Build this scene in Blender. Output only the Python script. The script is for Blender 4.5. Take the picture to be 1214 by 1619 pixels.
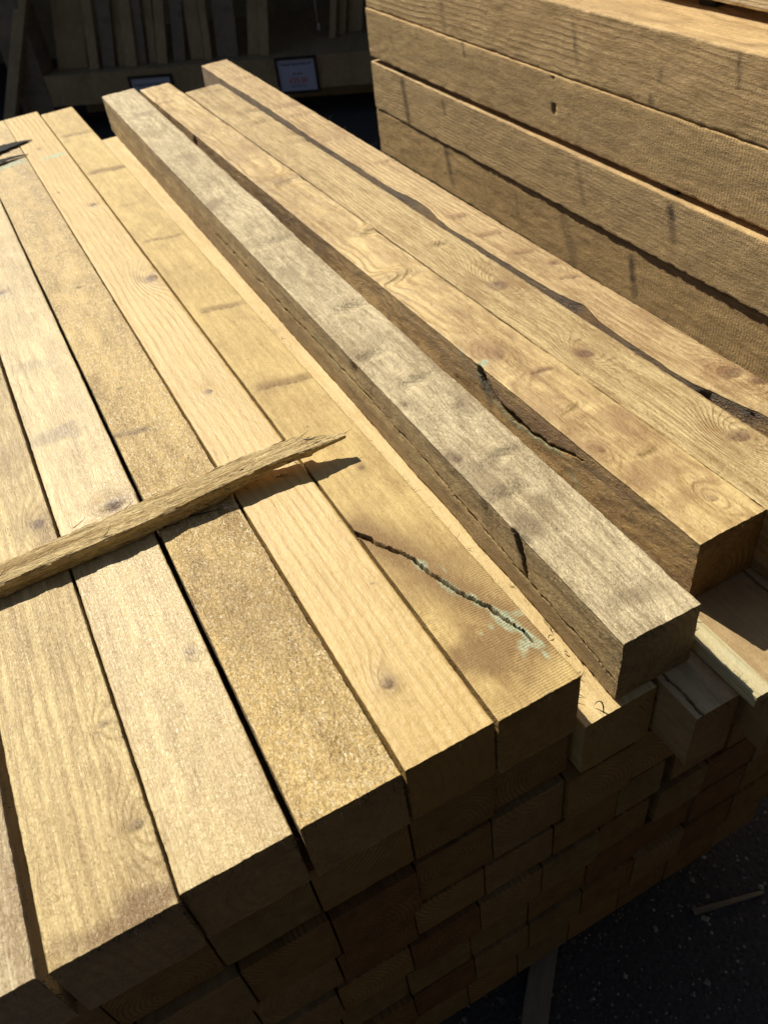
import bpy, math, random
import numpy as np
from mathutils import Matrix, Vector

# ------------------------------------------------------------------ camera, sky, sun
scene = bpy.context.scene
for o in list(bpy.data.objects):
    bpy.data.objects.remove(o)
CAM = np.array([0.0, 0.0, 0.65])
ROT = np.array([[0.8796947, 0.3904664, -0.2714282],
                [-0.4630971, 0.5737115, -0.6755710],
                [-0.1080663, 0.7199938, 0.6855148]])
cam_d = bpy.data.cameras.new("camera")
cam = bpy.data.objects.new("camera", cam_d)
scene.collection.objects.link(cam)
m = Matrix([list(ROT[i]) + [CAM[i]] for i in range(3)] + [[0, 0, 0, 1]])
cam.matrix_world = m
cam_d.sensor_fit = 'VERTICAL'
cam_d.sensor_height = 36.0
cam_d.lens = 36.0 * 1304.05 / 1619.0
cam_d.clip_start = 0.02
cam_d.clip_end = 500
cam_d.dof.use_dof = True
cam_d.dof.focus_distance = 0.95
cam_d.dof.aperture_fstop = 8.0
scene.camera = cam

SUN = Vector((-0.21, 0.97, 1.0)).normalized()
world = bpy.data.worlds.new("World")
scene.world = world
world.use_nodes = True
wn = world.node_tree
bg = wn.nodes["Background"]
sky = wn.nodes.new("ShaderNodeTexSky")
sky.sky_type = 'NISHITA'
sky.sun_disc = False
sky.sun_elevation = math.asin(SUN.z)
sky.sun_rotation = math.atan2(SUN.x, SUN.y)
wn.links.new(sky.outputs[0], bg.inputs[0])
bg.inputs[1].default_value = 0.05
sd = bpy.data.lights.new("sun", 'SUN')
sd.energy = 5.0
sd.angle = math.radians(0.53)
sd.color = (1.0, 0.93, 0.80)
so = bpy.data.objects.new("sun", sd)
so.rotation_euler = (-SUN).to_track_quat('-Z', 'Y').to_euler()
scene.collection.objects.link(so)
scene.view_settings.view_transform = 'Standard'
scene.view_settings.look = 'None'
scene.view_settings.exposure = 0.17
scene.view_settings.gamma = 1.0

GROUND = -0.82


def in_view(p):
    q = ROT.T @ (np.array(p, float) - CAM)
    if q[2] > -0.01:
        return None
    return 607 + 1304.05 * q[0] / -q[2], 809.5 - 1304.05 * q[1] / -q[2]


# ------------------------------------------------------------------ noise in numpy
def _h(ix, iy, iz, seed):
    n = (ix.astype(np.int64) * 374761393 + iy.astype(np.int64) * 668265263 +
         iz.astype(np.int64) * 2147483647 + seed * 1274126177) & 0xFFFFFFFF
    n = ((n ^ (n >> 13)) * 1274126177) & 0xFFFFFFFF
    n = (n ^ (n >> 16)) & 0xFFFF
    return n / 65535.0 * 2 - 1


def noise(x, y, z, seed=0):
    x, y, z = np.broadcast_arrays(np.asarray(x, float), np.asarray(y, float), np.asarray(z, float))
    ix, iy, iz = np.floor(x), np.floor(y), np.floor(z)
    fx, fy, fz = x - ix, y - iy, z - iz
    fx, fy, fz = [f * f * (3 - 2 * f) for f in (fx, fy, fz)]
    r = 0
    for a in (0, 1):
        for b in (0, 1):
            for c in (0, 1):
                r = r + _h(ix + a, iy + b, iz + c, seed) * (fx if a else 1 - fx) * (fy if b else 1 - fy) * (fz if c else 1 - fz)
    return r


def fbm(x, y, z, seed=0, n=3):
    r, a = 0, 1.0
    for k in range(n):
        r = r + a * noise(x * 2 ** k, y * 2 ** k, z * 2 ** k, seed + k * 17)
        a *= 0.5
    return r


def sstep(a, b, x):
    t = np.clip((x - a) / (b - a), 0, 1)
    return t * t * (3 - 2 * t)


# ------------------------------------------------------------------ shader helpers
class G:
    def __init__(s, name):
        s.mat = bpy.data.materials.new(name)
        s.mat.use_nodes = True
        s.nt = s.mat.node_tree
        s.b = s.nt.nodes["Principled BSDF"]

    def put(s, sock, v):
        if v is None:
            return
        if isinstance(v, bpy.types.NodeSocket):
            s.nt.links.new(v, sock)
        else:
            sock.default_value = v

    def m(s, op, a, b=None, c=None, clamp=False):
        n = s.nt.nodes.new("ShaderNodeMath")
        n.operation = op
        n.use_clamp = clamp
        s.put(n.inputs[0], a)
        s.put(n.inputs[1], b)
        s.put(n.inputs[2], c)
        return n.outputs[0]

    def mix(s, f, a, b):
        n = s.nt.nodes.new("ShaderNodeMix")
        n.data_type = 'RGBA'
        s.put(n.inputs[0], f)
        for i, v in ((6, a), (7, b)):
            if isinstance(v, tuple) and len(v) == 3:
                v = (*v, 1)
            s.put(n.inputs[i], v)
        return n.outputs[2]

    def obj(s):
        return s.nt.nodes.new("ShaderNodeTexCoord").outputs['Object']

    def scale(s, v, sc, off=(0, 0, 0)):
        n = s.nt.nodes.new("ShaderNodeMapping")
        s.put(n.inputs[0], v)
        n.inputs['Scale'].default_value = sc
        n.inputs['Location'].default_value = off
        return n.outputs[0]

    def noise(s, v, sc, off=(0, 0, 0), detail=3, rough=.55, dist=0):
        n = s.nt.nodes.new("ShaderNodeTexNoise")
        s.nt.links.new(s.scale(v, sc, off), n.inputs['Vector'])
        n.inputs['Scale'].default_value = 1
        n.inputs['Detail'].default_value = detail
        n.inputs['Roughness'].default_value = rough
        n.inputs['Distortion'].default_value = dist
        return n.outputs[0]

    def ramp(s, v, a, b, clamp=True):   # linear map a..b -> 0..1
        n = s.nt.nodes.new("ShaderNodeMapRange")
        n.clamp = clamp
        s.put(n.inputs[0], v)
        n.inputs[1].default_value = a
        n.inputs[2].default_value = b
        return n.outputs[0]

    def attr(s, name):
        n = s.nt.nodes.new("ShaderNodeAttribute")
        n.attribute_name = name
        return n

    def bump(s, h, dist, strength=1.0):
        n = s.nt.nodes.new("ShaderNodeBump")
        s.put(n.inputs['Height'], h)
        n.inputs['Distance'].default_value = dist
        n.inputs['Strength'].default_value = strength
        s.nt.links.new(n.outputs[0], s.b.inputs['Normal'])


def wood(name, light, dark, ring=(.30, .18, .07), spacing=.005, ringk=.35, fuzz=.5, saw=.0, fibre=.5,
         rough=.62, spec=.4, seed=0, bump=1.0, blotch=.5, fleck=0.0, knotc=(.15, .07, .025), stainc=(.20, .12, .05), sawp=.0030, endk=(.44, .35, .23), sidek=(.9, .84, .74)):
    g = G(name)
    if name.startswith('post_end'):
        endk = None
    P = g.obj()
    o = (seed * 3.7, seed * 1.3, seed * 5.1)
    F1 = g.noise(P, (560, 32, 560), o, 4, .65, .5)           # long fibres
    F2 = g.noise(P, (430, 210, 430), o, 4, .7, .8)         # sawn fuzz
    F3 = g.noise(P, (230, 70, 230), o, 3, .6, 1.2)          # torn patches
    B = g.noise(P, (11, 3.5, 11), o, 4, .6, .8)             # large tone changes
    B2 = g.noise(P, (45, 16, 45), o, 3, .6, .6)
    B3 = g.noise(P, (130, 4.5, 130), (o[0] + 5, o[1], o[2] + 2), 4, .6, .5)     # long colour streaks
    at = g.attr('mask')
    sep = g.nt.nodes.new("ShaderNodeSeparateColor")
    g.nt.links.new(at.outputs['Color'], sep.inputs[0])
    knot, stain, green, dk = sep.outputs[0], sep.outputs[1], sep.outputs[2], at.outputs['Alpha']
    r = g.attr('ring').outputs['Fac']
    rw = g.m('ADD', r, g.m('MULTIPLY', g.m('SUBTRACT', B2, .5), spacing * .5))
    ph = g.m('MULTIPLY', rw, 2 * math.pi / spacing)
    R = g.ramp(g.m('SINE', ph), -1, 1)
    R = g.m('POWER', R, 2.5)
    Rv = g.m('MULTIPLY', g.m('MULTIPLY', R, g.ramp(B, .3, .75)), g.m('SUBTRACT', 1.0, knot, clamp=True))
    # base tone
    t = g.m('MULTIPLY_ADD', g.m('SUBTRACT', B, .5), blotch * 3.6, .56)
    t = g.m('MULTIPLY_ADD', g.m('SUBTRACT', B2, .5), blotch * 2.4, t)
    t = g.m('MULTIPLY_ADD', g.m('SUBTRACT', B3, .5), .4 + fibre * 1.6, t)
    t = g.m('MULTIPLY_ADD', g.m('SUBTRACT', F1, .5), fibre * 2.2, t)
    t = g.m('MULTIPLY_ADD', g.m('SUBTRACT', F2, .5), fuzz * 2.4, t)
    t = g.m('MULTIPLY_ADD', g.m('SUBTRACT', F3, .5), fuzz * 1.0 + fibre * .5, t, clamp=True)
    col = g.mix(t, dark, light)
    col = g.mix(g.m('MULTIPLY', Rv, ringk, clamp=True), col, ring)
    if fleck:
        FL = g.ramp(g.noise(P, (300, 150, 300), (o[0] + 9, o[1], o[2]), 3, .6, 1.8), .54, .66)
        col = g.mix(g.m('MULTIPLY', FL, fleck), col, (.95, .80, .50))
    # small dark specks and pores
    SP = g.ramp(g.noise(P, (160, 90, 160), (o[0] + 4, o[1] + 2, o[2]), 2, .5, 0), .73, .80)
    col = g.mix(g.m('MULTIPLY', SP, .55), col, (.12, .07, .03))
    nz = g.m('MULTIPLY_ADD', g.m('SUBTRACT', F3, .5), .9, 0)
    kn = g.m('ADD', knot, g.m('MULTIPLY', nz, knot), clamp=True)
    st = g.m('ADD', stain, g.m('MULTIPLY', g.m('SUBTRACT', F2, .5), g.m('MULTIPLY', stain, 1.6)), clamp=True)
    col = g.mix(g.m('MULTIPLY', st, .9), col, stainc)
    kc = g.mix(g.m('MULTIPLY', R, .30), knotc, tuple(c * .45 for c in knotc))
    col = g.mix(g.m('MULTIPLY', kn, .85), col, kc)
    gn = g.m('MULTIPLY', green, g.ramp(F2, .35, .55), clamp=True)
    col = g.mix(gn, col, g.mix(g.ramp(F3, .35, .65), (.30, .44, .26), (.62, .64, .46)))
    col = g.mix(dk, col, (.025, .016, .008))
    if endk:  # darker end grain, plus extra shade on the end faces put into the colour
        eg = g.nt.nodes.new('ShaderNodeMix')
        eg.data_type = 'RGBA'
        eg.blend_type = 'MULTIPLY'
        g.put(eg.inputs[0], g.attr('endg').outputs['Fac'])
        g.put(eg.inputs[6], col)
        eg.inputs[7].default_value = (*endk, 1)
        col = eg.outputs[2]
    es = g.nt.nodes.new('ShaderNodeMix')
    es.data_type = 'RGBA'
    es.blend_type = 'MULTIPLY'
    sg = g.attr('sideg').outputs['Fac']
    g.put(es.inputs[0], sg)
    g.put(es.inputs[6], col)
    es.inputs[7].default_value = (*sidek, 1)
    col = es.outputs[2]
    g.put(g.b.inputs['Base Color'], col)
    g.b.inputs['Specular IOR Level'].default_value = spec
    g.put(g.b.inputs['Roughness'], g.m('MULTIPLY_ADD', F2, .25, rough - .12))
    sp = g.nt.nodes.new("ShaderNodeSeparateXYZ")
    g.nt.links.new(P, sp.inputs[0])
    sw = g.m('SINE', g.m('MULTIPLY_ADD', sp.outputs[1], 2 * math.pi / sawp, g.m('MULTIPLY', B2, 14)))
    h = g.m('MULTIPLY', F2, .9 * (.35 + fuzz))
    h = g.m('MULTIPLY_ADD', F1, .7 * (.3 + fibre), h)
    h = g.m('MULTIPLY_ADD', F3, .9 * (.3 + fuzz), h)
    h = g.m('MULTIPLY_ADD', Rv, -.8 * ringk, h)
    if saw:
        h = g.m('MULTIPLY_ADD', g.m('MULTIPLY', sw, g.ramp(B, .35, .6)), saw * .35, h)
    # rough sawn side faces: deeper tearing than the worn top
    h = g.m('MULTIPLY_ADD', g.m('MULTIPLY', g.m('ADD', F3, g.m('MULTIPLY', F2, 1.2)), sg), 1.6, h)
    g.bump(h, .0011 * bump)
    return g.mat


# ------------------------------------------------------------------ object helpers
def link(o):
    scene.collection.objects.link(o)
    return o


def tag(o, label=None, cat=None, group=None, kind=None):
    for k, v in (('label', label), ('category', cat), ('group', group), ('kind', kind)):
        if v:
            o[k] = v
    return o


def mesh_obj(name, verts, faces, mat, smooth=False):
    me = bpy.data.meshes.new(name)
    me.from_pydata([tuple(v) for v in verts], [], faces)
    me.update()
    if mat:
        me.materials.append(mat)
    if smooth:
        me.polygons.foreach_set('use_smooth', [True] * len(me.polygons))
    return link(bpy.data.objects.new(name, me))


def set_attrs(me, ring, mask, endg=None, sideg=None):
    if endg is not None:
        e = me.attributes.new('endg', 'FLOAT', 'POINT')
        e.data.foreach_set('value', np.ascontiguousarray(endg, np.float32))
    if sideg is not None:
        e = me.attributes.new('sideg', 'FLOAT', 'POINT')
        e.data.foreach_set('value', np.ascontiguousarray(sideg, np.float32))
    a = me.attributes.new('ring', 'FLOAT', 'POINT')
    a.data.foreach_set('value', np.ascontiguousarray(ring, np.float32))
    b = me.attributes.new('mask', 'FLOAT_COLOR', 'POINT')
    b.data.foreach_set('color', np.ascontiguousarray(mask, np.float32).ravel())


def beam(name, mat, near, far, w, h, zt, wf=None, hero=1, feats=(), pith=(0.01, -0.13), wob=.004,
         wavy=.0004, edge=.0012, rc=.0022, seed=1, cyc=0.0, wane=None, side=(), tilt=0.0, zfar=None):
    """near/far = (x_left, y) of the top left corner at the near and the far end (metres)."""
    wf = wf or w
    x0, y0 = near
    x1, y1 = far
    L = y1 - y0
    ang = math.atan2((x1 + wf / 2) - (x0 + w / 2), L)
    # --- cross profile
    if hero == 3:
        nt, nr, nb, nl, ds, kk, caps = 52, 14, 5, 44, .0019, 1.5, 16
    elif hero == 2:
        nt, nr, nb, nl, ds, kk, caps = 24, 5, 4, 48, .006, .2, 6
    elif hero == 1:
        nt, nr, nb, nl, ds, kk, caps = 18, 12, 14, 14, .02, 4.0, 14
    else:
        nt, nr, nb, nl, ds, kk, caps = 6, 6, 6, 6, .3, 1.0, 4
    prof = []

    def arc(cx, cz, a0, a1):
        for k in range(1, 3):
            a = a0 + (a1 - a0) * k / 3
            prof.append((cx + rc * math.cos(a), cz + rc * math.sin(a)))
    X, Z = w / 2, h
    for k in range(nt + 1):
        prof.append((-X + rc + (w - 2 * rc) * k / nt, Z))
    arc(X - rc, Z - rc, math.pi / 2, 0)
    for k in range(nr + 1):
        prof.append((X, Z - rc - (h - 2 * rc) * k / nr))
    arc(X - rc, rc, 0, -math.pi / 2)
    for k in range(nb + 1):
        prof.append((X - rc - (w - 2 * rc) * k / nb, 0))
    arc(-X + rc, rc, -math.pi / 2, -math.pi)
    for k in range(nl + 1):
        prof.append((-X, rc + (h - 2 * rc) * k / nl))
    arc(-X + rc, Z - rc, math.pi, math.pi / 2)
    prof = np.array(prof)
    N = len(prof)
    nx = np.roll(prof, -1, 0) - np.roll(prof, 1, 0)
    nrm = np.stack([-nx[:, 1], nx[:, 0]], 1)
    nrm /= np.linalg.norm(nrm, axis=1)[:, None] + 1e-9
    # s positions
    s = [0.0]
    while s[-1] < L:
        s.append(s[-1] + ds * (1 + kk * s[-1]))
    s = np.array(s) * (L / s[-1])
    S = len(s)
    wsc = 1 + (wf / w - 1) * s / L
    px = prof[None, :, 0] * wsc[:, None]
    pz = np.repeat(prof[None, :, 1], S, 0)
    py = np.repeat(s[:, None], N, 1)
    NX = np.repeat(nrm[None, :, 0], S, 0)
    NZ = np.repeat(nrm[None, :, 1], S, 0)
    # caps (concentric shrink)
    rings = [0] * 0
    cx, cy, cz, cn = [], [], [], []
    fr = np.concatenate([[.985], np.linspace(.95, .04, caps)])
    capv = []
    for end in (0, 1):
        base = 0 if end == 0 else S - 1
        for f in fr:
            capv.append((px[base] * f, np.full(N, s[base]), (pz[base] - h / 2) * f + h / 2))
    ax = np.concatenate([px.ravel()] + [c[0] for c in capv])
    ay = np.concatenate([py.ravel()] + [c[1] for c in capv])
    az = np.concatenate([pz.ravel()] + [c[2] for c in capv])
    nxv = np.concatenate([NX.ravel(), np.zeros(N * len(capv))])
    nzv = np.concatenate([NZ.ravel(), np.zeros(N * len(capv))])
    nyv = np.zeros_like(nxv)
    ncap = len(fr)
    nyv[S * N:S * N + ncap * N] = -1
    nyv[S * N + ncap * N:] = 1
    n_all = len(ax)
    # attributes
    wx = wob * fbm(ay * 3.1, 0, 3.3, seed) + .35 * wob * noise(ay * 11, 0, 9.1, seed + 3) + .25 * wob * noise(ay * 26, ax * 30, 9.1, seed + 4)
    wz = wob * fbm(ay * 2.3, 5, 1.3, seed + 5)
    rr = np.hypot(ax - pith[0] - wx, az - h - pith[1] - wz)
    mask = np.zeros((n_all, 4))
    disp = np.zeros(n_all)
    # world position of each vertex (before displacement) for placing features
    ca, sa = math.cos(ang), math.sin(ang)
    ox, oy = x0 + w / 2 * ca, y0
    gx = ox + ax * ca + ay * sa
    gy = oy - ax * sa + ay * ca
    top = sstep(h - .03, h - .001, az)
    rj = noise(gx * 160, gy * 90, az * 160, seed + 9)
    for ft in feats:
        kind = ft[0]
        fx, fy, r = (0, 0, 1) if kind == 'crack' else ft[1:4]
        amp = ft[4] if len(ft) > 4 else 1.0
        if kind == 'crack':
            amp = 1.0
        dx, dy = gx - fx, gy - fy
        if kind in ('knot', 'eye'):
            r = r * 1.25
        if kind in ('knot', 'eye'):
            th = (fx * 7919) % 1 * 3.1
            ex_, ey_ = dx * math.cos(th) + dy * math.sin(th), -dx * math.sin(th) + dy * math.cos(th)
            d = np.hypot(ex_, ey_ * 1.3) * (1 + .10 * rj + .14 * noise(gx * 60, gy * 60, 0, seed + 8))
            rr = rr + top * 3.4 * r * np.exp(-((dx / (2.0 * r)) ** 2 + (dy / (4.0 * r)) ** 2))
            k = sstep(r * 1.3, r * .6, d) * top
            mask[:, 0] = np.maximum(mask[:, 0], amp * k * (.45 if kind == 'eye' else .85) * (1 + .5 * noise(gx * 300, gy * 300, 0, seed + 3)) + amp * .07 * top * sstep(-.4, .5, noise(gx * 90, gy * 90, 0, seed + 2)) * np.exp(-((d - r) / (.16 * r)) ** 2))
            mask[:, 1] = np.maximum(mask[:, 1], amp * .95 * top * sstep(-.9, .6, noise(gx * 70, gy * 40, 0, seed + 6)) * np.exp(-(dx / (1.9 * r)) ** 2 - ((dy - .6 * r) / (2.8 * r)) ** 2))
            disp += top * (.0012 * np.exp(-(d / (2.2 * r)) ** 2) - .0008 * np.exp(-((d - r) / (.22 * r)) ** 2))
            ck = np.exp(-((dx - .35 * dy + .1 * r * rj) / (.07 * r)) ** 2) * sstep(r * .8, r * .4, d) * top
            mask[:, 3] = np.maximum(mask[:, 3], .5 * amp * ck)
        elif kind == 'dent':      # shiny hollow where the grain dives round a hidden knot
            d2 = (dx / (1.6 * r)) ** 2 + (dy / r) ** 2
            disp += top * amp * .0029 * (np.exp(-d2) - 1.1 * np.exp(-(((dx - .3 * r) / (1.5 * r)) ** 2 + ((dy + .9 * r) / (.6 * r)) ** 2)))
            rr = rr + top * 1.2 * r * np.exp(-d2)
            mask[:, 1] = np.maximum(mask[:, 1], amp * .35 * top * np.exp(-(((dx + r) / (1.2 * r)) ** 2 + ((dy - .5 * r) / (.7 * r)) ** 2)))
        elif kind == 'spike':     # long knot cut lengthways: a dark lens across the beam
            hx, ty = r, ft[5] if len(ft) > 5 else .008
            yy = dy + .0035 * np.sin(dx * 60) + .12 * dx + .003 * rj
            k = np.exp(-(yy / ty) ** 2) * sstep(hx * 1.1, hx * .6, np.abs(dx)) * top
            mask[:, 1] = np.maximum(mask[:, 1], amp * .8 * k)
            lnn = np.exp(-((yy + ty * .7) / .0016) ** 2) * sstep(hx * 1.1, hx * .6, np.abs(dx)) * top
            mask[:, 0] = np.maximum(mask[:, 0], amp * .85 * lnn)
            rr = rr + .5 * ty * k
            disp += -.0012 * lnn + .0010 * k
        elif kind == 'stain':
            ry = ft[5] if len(ft) > 5 else r
            d = np.sqrt((dx / r) ** 2 + (dy / ry) ** 2) * (1 + .45 * fbm(gx * 45, gy * 45, 0, seed + 21))
            mask[:, 1] = np.maximum(mask[:, 1], amp * sstep(1.3, .3, d) * top)
        elif kind == 'dark':
            ry = ft[5] if len(ft) > 5 else r
            d = np.sqrt((dx / r) ** 2 + (dy / ry) ** 2) * (1 + .5 * rj)
            mask[:, 3] = np.maximum(mask[:, 3], amp * sstep(1.2, .4, d) * sstep(h - .05, h - .02, az))
        elif kind == 'green':
            ry = ft[5] if len(ft) > 5 else r
            d = np.sqrt((dx / r) ** 2 + (dy / ry) ** 2) * (1 + .4 * rj)
            mask[:, 2] = np.maximum(mask[:, 2], amp * sstep(1.2, .5, d) * top)
        elif kind == 'crack':
            pts = ft[1]
            best = np.full(n_all, 9.0)
            tt = np.zeros(n_all)
            jx = .0005 * noise(gx * 210, gy * 210, 0, seed + 31) + .0016 * noise(gx * 70, gy * 70, 0, seed + 33)
            for i in range(len(pts) - 1):
                ax_, ay_ = pts[i]
                bx_, by_ = pts[i + 1]
                vx, vy = bx_ - ax_, by_ - ay_
                q = np.clip(((gx + jx - ax_) * vx + (gy + jx - ay_) * vy) / (vx * vx + vy * vy), 0, 1)
                d = np.hypot(gx + jx - ax_ - q * vx, gy + jx - ay_ - q * vy)
                up = d < best
                best[up] = d[up]
                tt[up] = ((i + q) / (len(pts) - 1))[up]
            wd = ft[2] * (1 - .75 * sstep(.55, 1.0, tt))
            tp = sstep(h - .01, h - .001, az)
            core = sstep(wd * 1.25, wd * .6, best) * tp * sstep(1.0, .93, tt)
            disp -= .010 * core
            mask[:, 3] = np.maximum(mask[:, 3], .9 * core)
            pale = sstep(.0048, .0012, best * (1 + .6 * rj + .5 * noise(gx * 55, gy * 55, 0, seed + 35)) - .0028 * sstep(.45, .8, tt)) * sstep(.08, .35, tt) * (1 - core) * tp
            if len(ft) > 3:
                pale = pale * 0
            mask[:, 2] = np.maximum(mask[:, 2], pale * .8)
            mask[:, 1] = np.maximum(mask[:, 1], (0 if len(ft) > 3 else 1.1) * np.exp(-(best / .027) ** 2) * tp)
    lft = sstep(-w / 2 + .004, -w / 2 + .0005, ax)
    for sf in side:       # features on the left face: polyline in (y, depth below the top)
        kind, pts, wd, amp = sf
        best = np.full(n_all, 9.0)
        dz = az - h
        jy = .003 * noise(gy * 60, dz * 60, 0, seed + 41)
        for i in range(len(pts) - 1):
            a_, b_ = pts[i], pts[i + 1]
            vx, vy = b_[0] - a_[0], b_[1] - a_[1]
            q = np.clip(((gy - a_[0]) * vx + (dz + jy - a_[1]) * vy) / (vx * vx + vy * vy), 0, 1)
            best = np.minimum(best, np.hypot(gy - a_[0] - q * vx, dz + jy - a_[1] - q * vy))
        wdv = wd
        if kind == 'crack' and wd > .0015:      # gash: wide at its first point, closing to a hairline
            far_ = np.hypot(gy - pts[0][0], dz - pts[0][1]) / (np.hypot(pts[-1][0] - pts[0][0], pts[-1][1] - pts[0][1]) + 1e-6)
            wdv = wd * (1.0 - .85 * np.clip(far_, 0, 1)) * (1 + .35 * noise(gy * 180, dz * 180, 0, seed + 44))
        core = sstep(wdv * 1.3, wdv * .5, best) * lft
        if kind == 'crack':
            disp -= .006 * core * amp
            mask[:, 3] = np.maximum(mask[:, 3], core * amp * .9)
        elif kind == 'green':
            mask[:, 2] = np.maximum(mask[:, 2], core * amp)
        elif kind == 'stain':
            mask[:, 1] = np.maximum(mask[:, 1], core * amp)
        elif kind == 'dark':
            mask[:, 3] = np.maximum(mask[:, 3], core * amp)
    # --- displacement
    disp += wavy * fbm(gx * 28, gy * 13, az * 28, seed + 51)
    if hero >= 2:
        disp += wavy * .35 * noise(gx * 120, gy * 60, az * 120, seed + 52)
        disp += .00022 * noise(gx * 420, gy * 260, az * 420, seed + 53)
    ex = np.minimum(np.abs(ax - w / 2), np.abs(ax + w / 2))
    ez = np.minimum(np.abs(az), np.abs(az - h))
    corner = np.exp(-(np.hypot(ex, ez) / .004) ** 2)
    chip = np.clip(noise(gy * 75, ax * 8, az * 8, seed + 61) * .8 + noise(gy * 260, ax * 8, az * 8, seed + 62) * .7, 0, 2)
    disp -= corner * chip * edge * .75
    isc = (nyv != 0)
    disp = np.where(isc, .0004 * noise(ax * 90, az * 90, 0, seed + 71), disp)
    vx = ax + nxv * disp
    vz = az + nzv * disp
    # ragged near end
    endw = np.exp(-ay / .003) * (nyv >= 0)
    vy = ay + nyv * np.abs(disp) * .3 + endw * .0004 * noise(ax * 300, az * 300, 1, seed + 77)
    if wane:
        ww = wane(gy)
        u = np.clip((w / 2 - ax) / w, 0, 1)
        vx = vx + ww * sstep(.35, 1.0, u) * sstep(0, h, az) ** 1.5
    if cyc:       # slight bow along the length
        vx = vx + cyc * np.sin(math.pi * np.clip(ay / L, 0, 1))
    if zfar is not None:
        vz = vz + (zfar - zt) * ay / L
    co = np.stack([vx, vy, vz], 1)
    # faces
    I = np.arange(S * N).reshape(S, N)
    J = np.roll(I, -1, 1)
    q = np.stack([I[:-1], J[:-1], J[1:], I[1:]], -1).reshape(-1, 4)
    quads = [q[:, ::-1]]
    for end in (0, 1):
        prev = I[0] if end == 0 else I[-1]
        for k in range(ncap):
            cur = np.arange(N) + S * N + (end * ncap + k) * N
            a = np.stack([prev, np.roll(prev, -1), np.roll(cur, -1), cur], -1)
            quads.append(a if end == 0 else a[:, ::-1])
            prev = cur
    Q = np.concatenate(quads)
    caps_ng = [list(np.arange(N) + S * N + (ncap - 1) * N)[::1], list(np.arange(N) + S * N + (2 * ncap - 1) * N)[::-1]]
    me = bpy.data.meshes.new(name)
    nq = len(Q)
    me.vertices.add(n_all)
    me.vertices.foreach_set('co', co.astype(np.float32).ravel())
    loops = np.concatenate([Q.ravel(), np.array(caps_ng[0]), np.array(caps_ng[1])])
    me.loops.add(len(loops))
    me.loops.foreach_set('vertex_index', loops.astype(np.int32))
    me.polygons.add(nq + 2)
    ls = np.concatenate([np.arange(nq) * 4, [nq * 4, nq * 4 + N]])
    me.polygons.foreach_set('loop_start', ls.astype(np.int32))
    me.polygons.foreach_set('use_smooth', np.ones(nq + 2, bool))
    me.update(calc_edges=True)
    me.validate()
    set_attrs(me, rr, mask, (nyv != 0).astype(float), (np.abs(nxv) > .9).astype(float) * (hero == 3))
    me.set_sharp_from_angle(angle=math.radians(50))
    me.materials.append(mat)
    o = link(bpy.data.objects.new(name, me))
    o.location = (ox, oy, zt - h)
    o.rotation_euler = (0, 0, -ang)
    return o


def fibres(parent_name, parent, mat, spots, seed=0):
    """thin torn splinters: spots = list of (base, direction, length, radius) in world metres -> one part of parent"""
    rnd = random.Random(seed)
    V, Fc = [], []
    for (b, d, ln, r) in spots:
        b = Vector(b)
        d = Vector(d).normalized()
        side = d.orthogonal().normalized()
        up = d.cross(side)
        n = 4
        bend = Vector((rnd.uniform(-1, 1), rnd.uniform(-1, 1), rnd.uniform(-.3, 1))) * ln * .35
        base = len(V)
        for k in range(n + 1):
            t = k / n
            c = b + d * (ln * t) + bend * t * t
            rr = r * (1 - t) ** .7 + r * .08
            for j in range(3):
                a = j * 2.0944
                V.append(c + side * rr * math.cos(a) + up * rr * .6 * math.sin(a))
        for k in range(n):
            for j in range(3):
                a0 = base + k * 3 + j
                a1 = base + k * 3 + (j + 1) % 3
                Fc.append((a0, a1, a1 + 3, a0 + 3))
        Fc.append((base + n * 3, base + n * 3 + 1, base + n * 3 + 2))
        Fc.append((base + 2, base + 1, base))
    inv = (Matrix.Translation(parent.location) @ parent.rotation_euler.to_matrix().to_4x4()).inverted()
    o = mesh_obj(parent_name, [inv @ v for v in V], Fc, mat)
    o.parent = parent
    o['kind'] = 'stuff'
    return o


# ------------------------------------------------------------------ materials
ASPH = G("asphalt")
_p = ASPH.obj()
_n = ASPH.noise(_p, (140, 140, 140), detail=5, rough=.7)
_n2 = ASPH.noise(_p, (3, 3, 3), detail=4)
vor = ASPH.nt.nodes.new("ShaderNodeTexVoronoi")
ASPH.nt.links.new(ASPH.scale(_p, (110, 110, 110)), vor.inputs['Vector'])
vor.inputs['Scale'].default_value = 1
_c = ASPH.mix(ASPH.ramp(_n, .3, .7), (.022, .022, .023), (.075, .073, .072))
_c = ASPH.mix(ASPH.ramp(_n2, .45, .8), _c, (.04, .038, .036))
ASPH.put(ASPH.b.inputs['Base Color'], _c)
ASPH.b.inputs['Roughness'].default_value = .85
ASPH.bump(ASPH.m('ADD', ASPH.m('MULTIPLY', vor.outputs['Distance'], -1.0), _n), .004)

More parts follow.
